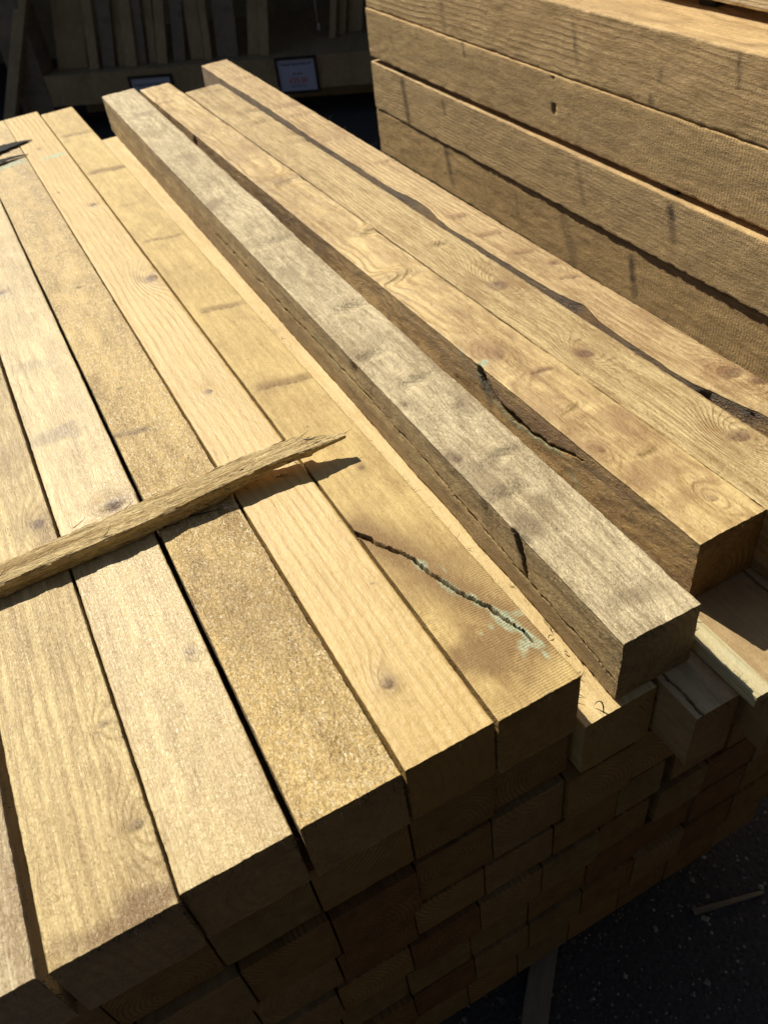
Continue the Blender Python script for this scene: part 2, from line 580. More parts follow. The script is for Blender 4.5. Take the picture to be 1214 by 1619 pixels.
W = dict(
    a=wood("sawn_pine_a", (.76, .62, .36), (.38, .25, .10), fuzz=.5, fibre=.8, seed=1, ringk=.5, spacing=.009, spec=.9, rough=.38, bump=1.7, blotch=.4),
    b=wood("sawn_pine_b", (.80, .61, .26), (.37, .235, .07), ring=(.36, .21, .06), fuzz=.4, fibre=.7, seed=2, ringk=.6, spacing=.0115, spec=.9, rough=.38, bump=1.8, blotch=.45, stainc=(.24, .13, .035)),
    c=wood("sawn_pine_c", (.78, .60, .27), (.40, .26, .085), ring=(.38, .23, .07), fuzz=.3, fibre=.6, seed=3, ringk=.45, spacing=.011, spec=.9, rough=.36, bump=1.5, blotch=.4),
    d=wood("fuzzy_pine_d", (.88, .62, .23), (.33, .195, .045), fuzz=.9, fibre=.2, seed=4, ringk=.12, fleck=1.0, spec=.8, rough=.42, bump=1.9, blotch=.45),
    e=wood("smooth_pine_e", (.76, .545, .21), (.50, .325, .10), ring=(.36, .195, .05), fuzz=.18, fibre=.45, seed=5, ringk=.5, spacing=.0105, blotch=.3, spec=.5, rough=.45),
    f=wood("sawn_pine_f", (.78, .58, .235), (.40, .255, .08), fuzz=.45, fibre=.35, saw=.5, seed=6, ringk=.3, spacing=.013, spec=.4, blotch=.4, stainc=(.25, .14, .045)),
    y=wood("yellow_pine", (.80, .64, .33), (.54, .37, .14), fuzz=.45, seed=7, ringk=.3, spacing=.010, blotch=.3),
    gray=wood("weathered_pine", (.86, .71, .43), (.41, .31, .17), ring=(.26, .185, .10), fuzz=.8, fibre=.8, seed=8, ringk=.4,
              spacing=.008, blotch=.55, bump=2.0, sidek=(1.0, .90, .70), knotc=(.24, .16, .10), stainc=(.28, .20, .115)),
    g2=wood("knotty_pine", (.82, .60, .255), (.33, .19, .055), ring=(.34, .18, .055), fuzz=.4, fibre=.6, seed=9, ringk=.75, spacing=.009, blotch=.5, bump=1.5, sidek=(.95, .84, .66),
            knotc=(.20, .095, .04), stainc=(.30, .155, .05), spec=.5, rough=.45),
    g3=wood("ribbed_pine", (.84, .64, .30), (.38, .23, .075), ring=(.38, .22, .07), fuzz=.45, fibre=1.0, seed=10, ringk=.65, spacing=.0065, bump=2.4, blotch=.45,
            knotc=(.21, .10, .045), stainc=(.34, .18, .06), spec=.5, rough=.45),
    g4=wood("banded_pine", (.84, .62, .29), (.38, .22, .075), ring=(.38, .19, .06), fuzz=.45, fibre=.9, seed=11, ringk=.85, spacing=.0105, bump=2.2, blotch=.45, sidek=(.55, .46, .34),  # sidek: grey-brown side, with the shade of the gap put into its colour
            knotc=(.20, .09, .03), stainc=(.34, .18, .06), spec=.5, rough=.45),
    side=wood("rough_sawn_side", (.88, .61, .28), (.45, .285, .11), fuzz=.7, fibre=.7, saw=.3, sawp=.0065, seed=12, ringk=.5, spacing=.009, bump=2.0, blotch=.4),
    side2=wood("rough_sawn_side_2", (.82, .55, .23), (.42, .255, .09), fuzz=.8, fibre=.6, saw=.35, sawp=.0075, seed=13, ringk=.4, spacing=.010, bump=2.1, blotch=.4),
    side3=wood("rough_sawn_side_3", (.89, .62, .285), (.45, .28, .105), ring=(.24, .13, .045), fuzz=.6, fibre=.7, saw=.25, sawp=.0065, seed=14, ringk=.8, spacing=.012, bump=1.8, blotch=.4),
    lath=wood("splintered_lath", (.90, .69, .33), (.46, .30, .11), fuzz=.8, fibre=1.6, seed=15, ringk=.3, bump=2.8),
    slat=wood("pale_slat", (.66, .57, .33), (.50, .41, .21), ring=(.35, .30, .12), fuzz=.3, fibre=.6, seed=16, ringk=.6, spacing=.004),
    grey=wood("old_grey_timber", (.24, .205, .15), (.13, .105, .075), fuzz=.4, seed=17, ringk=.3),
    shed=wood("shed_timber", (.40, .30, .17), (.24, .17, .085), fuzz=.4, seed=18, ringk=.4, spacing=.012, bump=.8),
)
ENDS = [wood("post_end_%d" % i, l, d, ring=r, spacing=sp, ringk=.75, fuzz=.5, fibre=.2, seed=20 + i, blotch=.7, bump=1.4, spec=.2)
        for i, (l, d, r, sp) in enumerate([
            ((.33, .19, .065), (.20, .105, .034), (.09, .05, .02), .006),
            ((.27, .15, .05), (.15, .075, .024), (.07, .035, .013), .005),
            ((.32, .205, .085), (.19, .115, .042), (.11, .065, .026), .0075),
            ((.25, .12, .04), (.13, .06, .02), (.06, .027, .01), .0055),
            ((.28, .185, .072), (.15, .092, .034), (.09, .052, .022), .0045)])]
FIB = wood("torn_fibre", (.74, .60, .36), (.50, .36, .17), fuzz=.2, seed=40)

# ------------------------------------------------------------------ ground
gr = mesh_obj("ground", [(-40, -40, GROUND), (40, -40, GROUND), (40, 60, GROUND), (-40, 60, GROUND)], [(0, 1, 2, 3)], ASPH.mat)
tag(gr, kind='structure')

# ------------------------------------------------------------------ the pile: top course
GRP = "posts of the near pile"
H1 = .0925
heroes = {}


def hero(key, label, near, far, w, wf=None, h=H1, zt=0.0, **kw):
    o = beam("timber_post", W[key], near, far, w, h, zt, wf=wf, hero=kw.pop('hero', 3), **kw)
    tag(o, label, "timber post", GRP)
    heroes[key] = o
    return o


hero('a', "pale top post cut off by the bottom left edge, beyond the wide gap",
     (-.292, .340), (-.300, 2.52), .093, seed=101, pith=(-.20, -.06), feats=[('knot', -.21, .52, .006)])
hero('b', "pale top post with a brown stained near corner and small knots down its right edge",
     (-.190, .338), (-.192, 2.55), .104, .104, seed=102, pith=(-.20, -.08), wob=.006,
     feats=[('knot', -.103, .859, .008), ('knot', -.099, .534, .005, .8), ('knot', -.099, .419, .007, .6),
            ('stain', -.105, .350, .050, 1.0, .024), ('stain', -.135, .345, .045, .9, .014), ('stain', -.10, .375, .022, .45, .03),
            ('stain', -.095, .83, .03, .5, .03), ('stain', -.13, 1.02, .06, .35, .05), ('knot', -.15, 1.25, .007)])
hero('c', "smooth pale top post with a knot and dark smudges just beyond the stick",
     (-.084, .343), (-.0805, 2.56), .0990, .0995, seed=103, pith=(.03, -.06), wob=.008,
     feats=[('knot', -.014, .838, .009), ('stain', -.051, 1.03, .045, .6, .018), ('stain', -.045, 1.24, .035, .4, .018),
            ('dent', -.02, .845, .016), ('stain', -.03, 1.045, .02, .6, .008), ('knot', .0, .57, .004, .6), ('knot', -.05, 1.52, .006)])
hero('d', "top post with a coarse furry sawn surface like bristles crossing under the stick",
     (.0215, .343), (.0200, 2.57), .0965, .0950, seed=104, pith=(.0, -.20), wavy=.0006, edge=.0018,
     feats=[('spike', .043, .975, .030, .7, .007), ('dark', .058, 1.089, .005, .8, .003), ('knot', .075, 1.45, .006),
            ('green', .075, 2.200, .042, 1.0, .022), ('green', .10, 2.205, .012, .8, .007), ('stain', .07, .60, .05, .3, .08)])
hero('e', "honey coloured top post with straight growth lines and one brown knot far along it",
     (.1215, .344), (.115, 2.57), .0915, .0905, seed=105, pith=(-.11, -.05), wob=.005, wavy=.00025,
     feats=[('knot', .194, 1.395, .011), ('knot', .165, .999, .0055), ('knot', .150, .43, .0055, .9), ('knot', .183, 1.80, .005),
            ('green', .178, 2.173, .034, 1.0, .016), ('dark', .135, 1.93, .004, .8, .002), ('dark', .196, .55, .004, .9, .0016),
            ('knot', .15, 2.25, .004), ('dark', .165, .52, .002, .7, .001)])
hero('f', "top post split by a long dark crack edged with pale green residue",
     (.2165, .343), (.207, 2.53), .0905, .086, seed=106, pith=(.01, -.5), wob=.003, wavy=.00035,
     feats=[('spike', .255, 2.291, .045, .9, .012), ('spike', .258, 1.984, .048, 1, .014), ('spike', .258, 1.542, .045, .8, .006),
            ('spike', .262, 1.218, .040, .9, .010), ('spike', .262, .958, .046, 1.0, .012), ('spike', .24, 1.75, .02, .4, .006),
            ('knot', .271, .725, .004, .8), ('stain', .262, .41, .060, 1.0, .040), ('stain', .285, .50, .05, .6, .08),
            ('stain', .235, .55, .03, .55, .08), ('stain', .25, .36, .04, .35, .02),
            ('crack', [(.214, .63), (.229, .598), (.245, .568), (.255, .531), (.266, .497), (.276, .465), (.285, .443), (.293, .412), (.294, .395)], .0018),
            ('green', .294, .380, .002, .8, .005)])
hero('gray', "weathered greyish top post with swirling figure and a dark cleft in its left edge",
     (.362, .350), (.380, 2.55), .095, .093, seed=107, pith=(-.02, -.04), wob=.022, wavy=.0011, edge=.0016,
     feats=[('eye', .432, .767, .0085), ('eye', .374, .673, .007), ('knot', .376, .807, .004, .7), ('stain', .396, 1.258, .03, .45, .03),
            ('stain', .393, 1.63, .03, .7, .035), ('dark', .366, .517, .005, .5, .012), ('stain', .378, .53, .018, .9, .03), ('stain', .414, .39, .028, .6, .012),
            ('dent', .383, .953, .018), ('dent', .389, .601, .02), ('dent', .43, 1.10, .02), ('dent', .42, 1.40, .025), ('dent', .41, .86, .016),
            ('stain', .385, .63, .03, .55, .035), ('stain', .42, .56, .025, .35, .02), ('stain', .41, .97, .03, .45, .02), ('dent', .425, .66, .015),
            ('stain', .43, 1.9, .03, .5, .05), ('stain', .44, 2.3, .03, .5, .03)],
     side=[('crack', [(1.6, -.050), (1.2, -.046), (.93, -.040), (.70, -.046), (.52, -.055), (.345, -.062)], .0011, .9),
           ('crack', [(.530, -.004), (.516, -.03), (.508, -.056)], .0070, .9),
           ('dark', [(.532, -.004), (.514, -.04)], .007, .55),
           ('stain', [(2.4, -.08), (1.2, -.078), (.36, -.08)], .022, .65),
           ('green', [(1.10, -.030), (.95, -.062)], .005, .6), ('green', [(.80, -.055), (.70, -.07)], .004, .5)])
hero('g2', "knotty top post right of the grey one, a curved split down its left side",
     (.510, .410), (.481, 2.52), .0945, .084, seed=108, pith=(.0, -.06), wob=.020, wavy=.0013, edge=.0016,
     feats=[('dent', .537, 1.643, .026, 1.3), ('dent', .531, 1.132, .022, 1.2), ('dent', .569, 1.311, .016), ('eye', .539, .834, .012),
            ('eye', .523, .590, .0065), ('spike', .563, .766, .020, 1.0, .006), ('stain', .505, 2.35, .03, .7, .012), ('dent', .494, 2.058, .018),
            ('stain', .536, .520, .05, .55, .03), ('stain', .56, .474, .03, .5, .015), ('knot', .57, .455, .006, .7), ('green', .512, .826, .009, .9, .007),
            ('green', .499, .87, .006, .8, .012), ('stain', .52, .70, .03, .5, .06), ('stain', .525, .86, .03, .75, .035), ('dent', .545, .68, .012, .6),
            ('stain', .52, 1.86, .05, .5, .08), ('dent', .56, .56, .010, .5), ('stain', .575, .62, .02, .6, .05)],
     side=[('crack', [(.825, -.002), (.80, -.028), (.761, -.039), (.702, -.039), (.648, -.030), (.598, -.012)], .0060, .9),
           ('green', [(.825, -.012), (.805, -.036)], .006, 1.0), ('green', [(.79, -.040), (.761, -.047), (.702, -.046), (.640, -.034)], .0042, 1.0), ('stain', [(.80, -.03), (.70, -.02), (.62, -.008)], .014, .8), ('green', [(.62, -.05), (.60, -.06)], .008, .6),
           ('dark', [(.82, -.02), (.80, -.05)], .009, .6)])
hero('g3', "ribbed pale top post with oval knots, left of the gap before the rightmost post",
     (.6055, .30), (.571, 2.39), .0905, .100, seed=109, pith=(-.12, -.05), wob=.006, wavy=.0006, edge=.0016,
     feats=[('knot', .645, .996, .016, .9), ('knot', .634, .762, .010, 1.0), ('knot', .669, .516, .011, 1.0), ('spike', .640, 2.337, .03, .8, .010),
            ('dent', .653, 2.112, .02), ('dent', .634, 2.015, .018), ('dent', .662, 1.829, .018), ('dent', .645, 1.182, .010), ('stain', .61, 2.2, .03, .4, .05),
            ('stain', .60, .99, .015, .5, .03)])
hero('g4', "narrow reddish banded top post with a wavy waned edge, rightmost on the pile",
     (.698, .28), (.685, 2.60), .0765, .083, seed=110, pith=(.12, -.04), wob=.004, wavy=.0005, edge=.0016,
     wane=lambda y: .004 + .022 * sstep(.66, .50, y) + .013 * np.exp(-((y - .87) / .05) ** 2) + .010 * np.exp(-((y - 1.35) / .07) ** 2) + .003 * noise(y * 9, 0, 0, 8) + .0012 * noise(y * 45, 0, 0, 9),
     feats=[('knot', .754, .615, .013, 1), ('knot', .768, .584, .009, 1), ('knot', .755, .998, .007, .9), ('stain', .762, .777, .02, .4, .04),
            ('spike', .728, 1.252, .022, .9, .012), ('spike', .732, 1.156, .026, .9, .010), ('spike', .74, 1.064, .022, .9, .010),
            ('spike', .745, .949, .020, .9, .008), ('spike', .755, 1.575, .03, .5, .01), ('spike', .745, 2.381, .04, .7, .014),
            ('spike', .735, 2.074, .04, .9, .02), ('spike', .735, 1.986, .04, .7, .012), ('spike', .725, 1.789, .03, .7, .03)])

# yellow beam and its neighbours in the second course
hero('y', "bright yellow post one course down, between the cracked post and the grey post",
     (.3175, .342), (.300, 2.51), .092, .092, zt=-.0945, seed=111, hero=3, pith=(.0, -.05), feats=[('stain', .345, 1.25, .02, .3, .02)])
W['p'] = wood("dull_end_post", (.62, .45, .24), (.36, .24, .115), fuzz=.5, seed=31, ringk=.3)
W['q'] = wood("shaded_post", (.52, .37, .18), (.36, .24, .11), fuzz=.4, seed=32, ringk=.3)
o = hero('p', "narrow dull post jutting out one course down, grooved on top, beside the yellow one",
         (.4155, .292), (.415, 2.50), .0575, .0575, zt=-.0945, hero=3, seed=112,
         feats=[('crack', [(.4245, .29), (.424, .6), (.424, .9)], .0010, 0)])
o = hero('q', "post one course down beside the pale batten, half in shadow at the right edge",
         (.494, .262), (.500, 2.50), .100, .100, zt=-.0945, hero=3, seed=113, feats=[('dark', .53, .30, .002, .9, .006), ('stain', .54, .5, .05, .3, .2)])
o = hero('q', "post one course down running under the ribbed post at the right edge",
         (.597, .300), (.600, 2.50), .095, .095, zt=-.0945, hero=1, seed=114)
o = hero('q', "post one course down under the rightmost banded post, mostly hidden",
         (.697, .300), (.700, 2.50), .090, .090, zt=-.0945, hero=1, seed=115)

# ------------------------------------------------------------------ lower courses (ends in shade)
rows = [
    (2, -.0945, .0935, .007, [-.296, -.190, -.088, .014, .118, .214, .309]),
    (3, -.1975, .0950, .002, [-.286, -.182, -.080, .017, .115, .209, .304, .397, .478, None, .492, .580, .672, .762]),
    (4, -.2965, .0785, .004, [-.286, -.190, -.090, .008, .1035, .196, .292, .388, .460, None, .478, .570, .660, .755]),
    (5, -.3785, .0825, .000, [-.288, -.195, -.100, -.006, .090, .184, .275, .365, .446, None, .458, .541, .635, .730]),
    (6, -.4640, .0790, .003, [-.295, -.200, -.105, -.015, .077, .169, .259, .353, .440, .535, .630, .725]),
    (7, -.5480, .0850, .001, [-.290, -.195, -.100, -.020, .078, .172, .259, .348, .438, .530, .622, .715]),
    (8, -.6370, .0830, .002, [-.292, -.198, -.102, -.018, .070, .157, .241, .332, .424, .515, .613, .706]),
]
ORD = ["first", "second", "third", "fourth", "fifth", "sixth", "seventh", "eighth", "ninth", "tenth", "eleventh", "twelfth", "thirteenth"]
rnd = random.Random(5)
for (rn, zt, h, rec, xs) in rows:
    cells = []
    for i in range(len(xs) - 1):
        if xs[i] is None or xs[i + 1] is None:
            continue
        cells.append((xs[i], xs[i + 1]))
    cells = [c for c in cells]
    nvis = 0
    for (xa, xb) in cells:
        p = in_view(((xa + xb) / 2, .345, zt - h / 2))
        vis = 0 < p[0] < 1214 and 0 < p[1] < 1619
        off = rec + rnd.uniform(-.0025, .0035)
        gap = .0022
        o = beam("timber_post", ENDS[rnd.randrange(5)], (xa + gap / 2, .344 + off), (xa + gap / 2 + rnd.uniform(-.004, .004), 2.50 + rnd.uniform(-.05, .05)),
                 xb - xa - gap, h - rnd.uniform(.0, .004), zt, hero=1 if vis or rn == 2 else 0, seed=200 + rn * 20 + len(scene.objects),
                 pith=(rnd.uniform(-.05, .05), rnd.uniform(-.11, .03)), wavy=.0006, edge=.0028,
                 wob=.004)
        if vis:
            lab = "shaded post end, %s from the left in view, %s course down the near pile" % (ORD[nvis], ORD[rn - 1])
            nvis += 1
        else:
            lab = "post out of view, %s from the pile's left side, %s course down" % (ORD[cells.index((xa, xb))], ORD[rn - 1])
        tag(o, lab, "timber post", GRP)

# torn fibres along edges and end corners of the top posts
def edge_spots(seed, n, x, y0, y1, z, dirs, ln, r):
    rr = random.Random(seed)
    out = []
    for _ in range(n):
        t = rr.random() ** 1.4
        y = y0 + (y1 - y0) * t
        dx = rr.uniform(*dirs[0])
        out.append(((x(y) if callable(x) else x, y, z + rr.uniform(-.012, 0)), (dx, rr.uniform(*dirs[1]), rr.uniform(*dirs[2])), rr.uniform(*ln), r * rr.uniform(.5, 1.2)))
    return out


rg = random.Random(77)
def end_spots(seed, n, x0, x1, y, z, ln=(.003, .010), r=.0004):
    rr = random.Random(seed)
    return [((rr.uniform(x0, x1), y + .0005, z - .0006 - rr.random() ** 3 * .01), (rr.uniform(-.8, .8), -1, rr.uniform(-1.2, .3)), rr.uniform(*ln), r * rr.uniform(.5, 1.3)) for _ in range(n)]


for key, xl, xr, y, n in (('a', -.292, -.199, .340, 10), ('b', -.19, -.087, .338, 34), ('c', -.083, .013, .343, 16), ('d', .0215, .117, .343, 24),
                          ('e', .1215, .213, .344, 14), ('f', .2165, .307, .343, 14), ('gray', .362, .457, .350, 20), ('g2', .51, .604, .41, 14)):
    sp = end_spots(300 + n, n, xl + .001, xr - .001, y, 0)
    # right edge hairs reaching over the gap
    sp += edge_spots(400 + n, 70, xr, y, 1.3, -.001, ((-.2, 1.0), (-1, 1), (-.2, .5)), (.002, .009), .00035)
    sp += edge_spots(450 + n, 40, xl, y, 1.2, -.002, ((-1.0, .2), (-1, 1), (-.2, .5)), (.002, .007), .0003)
    # a tuft hanging from the near right corner
    rr = random.Random(n * 7)
    for _ in range(12):
        sp.append(((xr - .001, y + rr.uniform(0, .004), -.002 - rr.random() * .05), (rr.uniform(.2, 1), rr.uniform(-1, .2), rr.uniform(-.8, .6)), rr.uniform(.003, .010), .0005))
    fibres("torn_fibres", heroes[key], FIB, sp, n)
sp = edge_spots(901, 120, lambda y: .6905 - .007 * (y - .4), .5, 2.3, -.001, ((-.2, 1.0), (-1, 1), (0, 1)), (.003, .010), .0004)
fibres("torn_fibres", heroes['g3'], FIB, sp, 3)
sp = edge_spots(902, 120, .7745, .6, 2.4, -.001, ((.0, 1.0), (-1, 1), (0, 1.2)), (.004, .016), .0004)
fibres("torn_fibres", heroes['g4'], FIB, sp, 4)
sp = end_spots(903, 22, .319, .408, .336, -.0945) + edge_spots(904, 40, .362, .36, .55, -.092, ((-.6, .6), (-1, 1), (0, 1)), (.004, .012), .0005)
fibres("torn_fibres", heroes['y'], FIB, sp, 5)
sp = [((.492, .265, -.098), (-.5, -.1, -1), .03, .0008), ((.493, .264, -.10), (-.3, -.3, -1), .045, .001), ((.492, .28, -.097), (-.8, .1, -.6), .02, .0006),
      ((.494, .263, -.10), (-.1, -.5, -1), .06, .001)]

# ------------------------------------------------------------------ things lying on the pile
def lath(name, stations, mat, seed, sub=6, ends_ragged=.006):
    """stations: (x, y_centre, half width, z bottom, z top)"""
    st = np.array(stations, float)
    xs = st[:, 0]
    n = int((xs[-1] - xs[0]) / .002)
    X = np.linspace(xs[0], xs[-1], n)
    yc, hw, zb, zt = [np.interp(X, xs, st[:, k]) for k in (1, 2, 3, 4)]
    nt, ns = 22, 9
    V, ring = [], []
    prof = []
    for k in range(nt):
        prof.append((-1 + 2 * k / (nt - 1), 1))
    for k in range(1, ns):
        prof.append((1, 1 - k / ns))
    for k in range(nt):
        prof.append((1 - 2 * k / (nt - 1), 0))
    for k in range(1, ns):
        prof.append((-1, k / ns))
    prof = np.array(prof)
    N = len(prof)
    px = np.repeat(X[:, None], N, 1)
    py = yc[:, None] + prof[None, :, 0] * hw[:, None]
    pz = zb[:, None] + prof[None, :, 1] * (zt - zb)[:, None]
    nz = .0009 * fbm(px * 40, py * 160, pz * 160, seed) + .0005 * noise(px * 200, py * 500, pz * 500, seed + 4)
    edgew = (np.abs(prof[:, 0]) > .93) & (np.abs(prof[:, 1] - .5) > .4)
    py = py + nz * np.sign(prof[None, :, 0]) * 1.2 + edgew[None, :] * -.0012 * np.sign(prof[None, :, 0]) * (1 + noise(px * 90, 0, prof[None, :, 1] * 9, seed + 8))
    pz = pz + nz * np.where(prof[None, :, 1] > .5, 1, -.2)
    co = np.stack([px, py, pz], -1).reshape(-1, 3)
    I = np.arange(n * N).reshape(n, N)
    J = np.roll(I, -1, 1)
    Q = np.stack([I[:-1], J[:-1], J[1:], I[1:]], -1).reshape(-1, 4)
    faces = [tuple(q) for q in Q.tolist()] + [tuple(I[0][::-1].tolist()), tuple(I[-1].tolist())]
    org = np.array([xs[0], yc[0], zb[0]])
    # local frame: y axis along the lath so that the grain follows it
    loc = co - org
    loc = np.stack([-loc[:, 1], loc[:, 0], loc[:, 2]], 1)
    o = mesh_obj(name, loc, faces, mat, smooth=True)
    me = o.data
    set_attrs(me, np.abs(loc[:, 2] + .03 + .004 * noise(loc[:, 1] * 10, 0, 0, seed)), np.zeros((len(loc), 4)))
    me.set_sharp_from_angle(angle=math.radians(40))
    o.location = org
    o.rotation_euler = (0, 0, -math.pi / 2)
    return o


st = lath("wooden_stick", [(-.36, .779, .018, .0012, .0205), (-.155, .7755, .0182, .0012, .0205), (-.05, .777, .0185, .0012, .0210), (.06, .781, .0190, .0012, .0222),
                           (.105, .783, .0190, .002, .0235), (.125, .784, .0185, .008, .0245), (.16, .784, .0175, .0135, .026), (.20, .781, .0170, .0175, .0280),
                           (.2235, .776, .0168, .0190, .0295), (.2250, .7745, .0118, .0195, .0275), (.245, .7715, .0090, .0200, .0270),
                           (.262, .768, .0058, .0215, .0265), (.271, .7665, .0040, .0225, .0262)], W['lath'], 61)
tag(st, "rough splintered lath lying across the left half of the pile with a broken pointed tip", "stick")
sp = []
rr = random.Random(8)
for _ in range(26):
    x = rr.uniform(-.15, .22)
    sp.append(((x, .765 - .001, rr.uniform(.004, .02)), (1, rr.uniform(-.9, .1), rr.uniform(-.5, .2)), rr.uniform(.004, .02), .0006))
sp += [((.222, .791, .028), (1, .1, .1), .012, .0007), ((.20, .763, .019), (.5, -.6, -.6), .014, .0006), ((.222, .785, .0285), (1, -.6, -.2), .02, .0008),
       ((.268, .767, .025), (1, .2, .2), .012, .0006), ((.06, .762, .003), (1, -.3, 0), .05, .0012), ((.02, .762, .004), (1, -.2, 0), .04, .001)]
for _ in range(14):
    x = rr.uniform(-.16, .268)
    sp.append(((x, (.800 if rr.random() < .5 else .764), rr.uniform(.018, .024)), (1, rr.uniform(-.25, .25), rr.uniform(-.1, .3)), rr.uniform(.006, .022), .0006))
for k in range(14):
    sp.append(((.2235, .764 + .0018 * k, .024 + .0004 * (k % 5)), (1, rr.uniform(-.12, .12), rr.uniform(-.05, .1)), rr.uniform(.004, .020), .0011))
fib = fibres("torn_fibres", st, FIB, sp, 9)

sl = beam("thin_batten", W['slat'], (.4685, .272), (.474, 1.35), .0225, .018, -.0735, hero=1, seed=66, pith=(0, -.02), rc=.001,
          feats=[('green', .48, .30, .003, .7, .004), ('green', .479, .325, .003, .7, .006), ('green', .484, .315, .002, .7, .008), ('green', .475, .35, .002, .7, .004)])
tag(sl, "narrow pale batten with faint green marks lying in the gap at the lower right", "batten")
fibres("torn_fibres", sl, FIB, [((.478 + k * .003, .2725, -.085), (-.3 + .2 * k, -.6, -.8), .012, .0007) for k in range(4)], 2)
fibres("torn_fibres", heroes['p'], FIB, end_spots(905, 10, .418, .472, .292, -.0945), 6)


def tube(name, pts, r, mat):
    pts = [Vector(p) for p in pts]
    V, Fc = [], []
    n = len(pts)
    for i, p in enumerate(pts):
        d = (pts[min(i + 1, n - 1)] - pts[max(i - 1, 0)]).normalized()
        s = d.cross(Vector((.1, .2, 1))).normalized()
        u = d.cross(s)
        rr = r * (1 - .8 * abs(2 * i / (n - 1) - 1) ** 3)
        for k in range(6):
            a = k * math.pi / 3
            V.append(p - pts[0] + s * rr * math.cos(a) + u * rr * .5 * math.sin(a))
        if i:
            for k in range(6):
                a0 = (i - 1) * 6 + k
                a1 = (i - 1) * 6 + (k + 1) % 6
                Fc.append((a0, a1, a1 + 6, a0 + 6))
    Fc.append(tuple(range(6))[::-1])
    Fc.append(tuple(range((n - 1) * 6, n * 6)))
    o = mesh_obj(name, V, Fc, mat, smooth=True)
    o.location = pts[0]
    return o


SHV = wood("shaving_brown", (.50, .30, .12), (.30, .16, .06), fuzz=.3, seed=50)
def curl(c, R, turns, r, a0, h, mat, label):
    pts = []
    for k in range(18):
        t = k / 17
        a = a0 + t * turns * 2 * math.pi
        q = R * (1 - .45 * t)
        pts.append((c[0] + q * math.cos(a), c[1] + q * math.sin(a), c[2] + h * math.sin(t * math.pi) + r))
    return tag(tube("wood_shaving", pts, r, mat), label, "wood shaving", "shavings on the pile")


curl((.352, .447, -.0935), .006, .22, .0007, .5, .003, SHV, "orange brown curl of shaving in the gap beside the cracked post")
curl((.359, .425, -.0935), .005, .25, .0007, 2.5, .003, SHV, "smaller brown curl right next to the foot of the grey post")
curl((.336, .352, -.0935), .010, .30, .0009, -1.0, .010, SHV, "hooked sliver of shaving standing on the bright end of the yellow post")

# thin tapering black strips standing in for dark wedges, far left
BLK = G("black_strip")
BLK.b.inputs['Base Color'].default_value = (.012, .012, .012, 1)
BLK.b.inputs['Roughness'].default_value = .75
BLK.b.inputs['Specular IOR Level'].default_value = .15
def strip(x0, x1, yc0, yc1, hw, label):
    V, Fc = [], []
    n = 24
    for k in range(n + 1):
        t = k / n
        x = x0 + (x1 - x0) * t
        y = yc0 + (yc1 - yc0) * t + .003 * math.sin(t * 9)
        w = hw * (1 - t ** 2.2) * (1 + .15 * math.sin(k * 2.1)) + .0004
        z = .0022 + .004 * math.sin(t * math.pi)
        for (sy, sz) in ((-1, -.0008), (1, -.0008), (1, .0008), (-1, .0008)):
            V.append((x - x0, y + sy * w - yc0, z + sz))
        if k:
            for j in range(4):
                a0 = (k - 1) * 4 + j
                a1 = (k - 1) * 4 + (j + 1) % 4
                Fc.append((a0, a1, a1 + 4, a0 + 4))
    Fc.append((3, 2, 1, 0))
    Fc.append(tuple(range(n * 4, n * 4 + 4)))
    o = mesh_obj("wedge_strip", V, Fc, BLK.mat)
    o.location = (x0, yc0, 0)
    return tag(o, label, "strip", "black strips at the far left")


strip(-.05, .150, 2.295, 2.330, .033, "wider tapering black strip pointing right across the posts at the far left")
strip(-.05, .122, 2.215, 2.228, .016, "thinner tapering black strip just in front of the wider one, beside green marks")

# ------------------------------------------------------------------ bearers and litter on the ground
for i, y in enumerate((.62, 1.42, 2.22)):
    o = beam("timber_bearer", W['grey'], (0, 0), (0, 1.15), .09, GROUND * -1 - .7205, 0, hero=1, seed=500 + i)
    o.rotation_euler = (0, 0, -math.pi / 2)
    o.location = (-.32, y, GROUND)
    tag(o, ["grey bearer under the near end of the pile", "grey bearer under the middle of the pile", "grey bearer under the far end of the pile"][i], "bearer", "bearers under the pile")
o = beam("timber_batten", W['grey'], (0, 0), (0, .9), .040, .022, .022, hero=1, seed=510, rc=.001)
o.location = (.16, .215, GROUND)
o.rotation_euler = (0, 0, -math.radians(44))
tag(o, "grey batten on the ground sticking out from under the bottom of the pile", "batten")
o = beam("broken_lath", W['grey'], (0, 0), (0, .125), .010, .007, .007, wf=.006, hero=1, seed=511, rc=.0008)
o.location = (.560, .305, GROUND)
o.rotation_euler = (0, 0, -math.radians(105))
tag(o, "small broken sliver of lath lying on the dark asphalt", "lath")

rr = random.Random(12)
V, Fc = [], []
for _ in range(4200):
    x, y = rr.uniform(.1, 1.0), rr.uniform(-.1, .5)
    s = rr.uniform(.0012, .0045) * (1 if rr.random() < .93 else 1.8)
    b = len(V)
    a = rr.uniform(0, 6.28)
    V += [(x + s * math.cos(a + k * 1.57) * rr.uniform(.6, 1.2), y + s * math.sin(a + k * 1.57) * rr.uniform(.6, 1.2), GROUND - .0005) for k in range(4)]
    V.append((x, y, GROUND + s * rr.uniform(.4, .9)))
    Fc += [(b, b + 1, b + 4), (b + 1, b + 2, b + 4), (b + 2, b + 3, b + 4), (b + 3, b, b + 4)]
GRT = G("grit_stone")
ri = GRT.nt.nodes.new("ShaderNodeNewGeometry").outputs['Random Per Island']
GRT.put(GRT.b.inputs['Base Color'], GRT.mix(GRT.m('POWER', ri, 3), (.06, .058, .055), (.36, .32, .25)))
GRT.b.inputs['Roughness'].default_value = .8
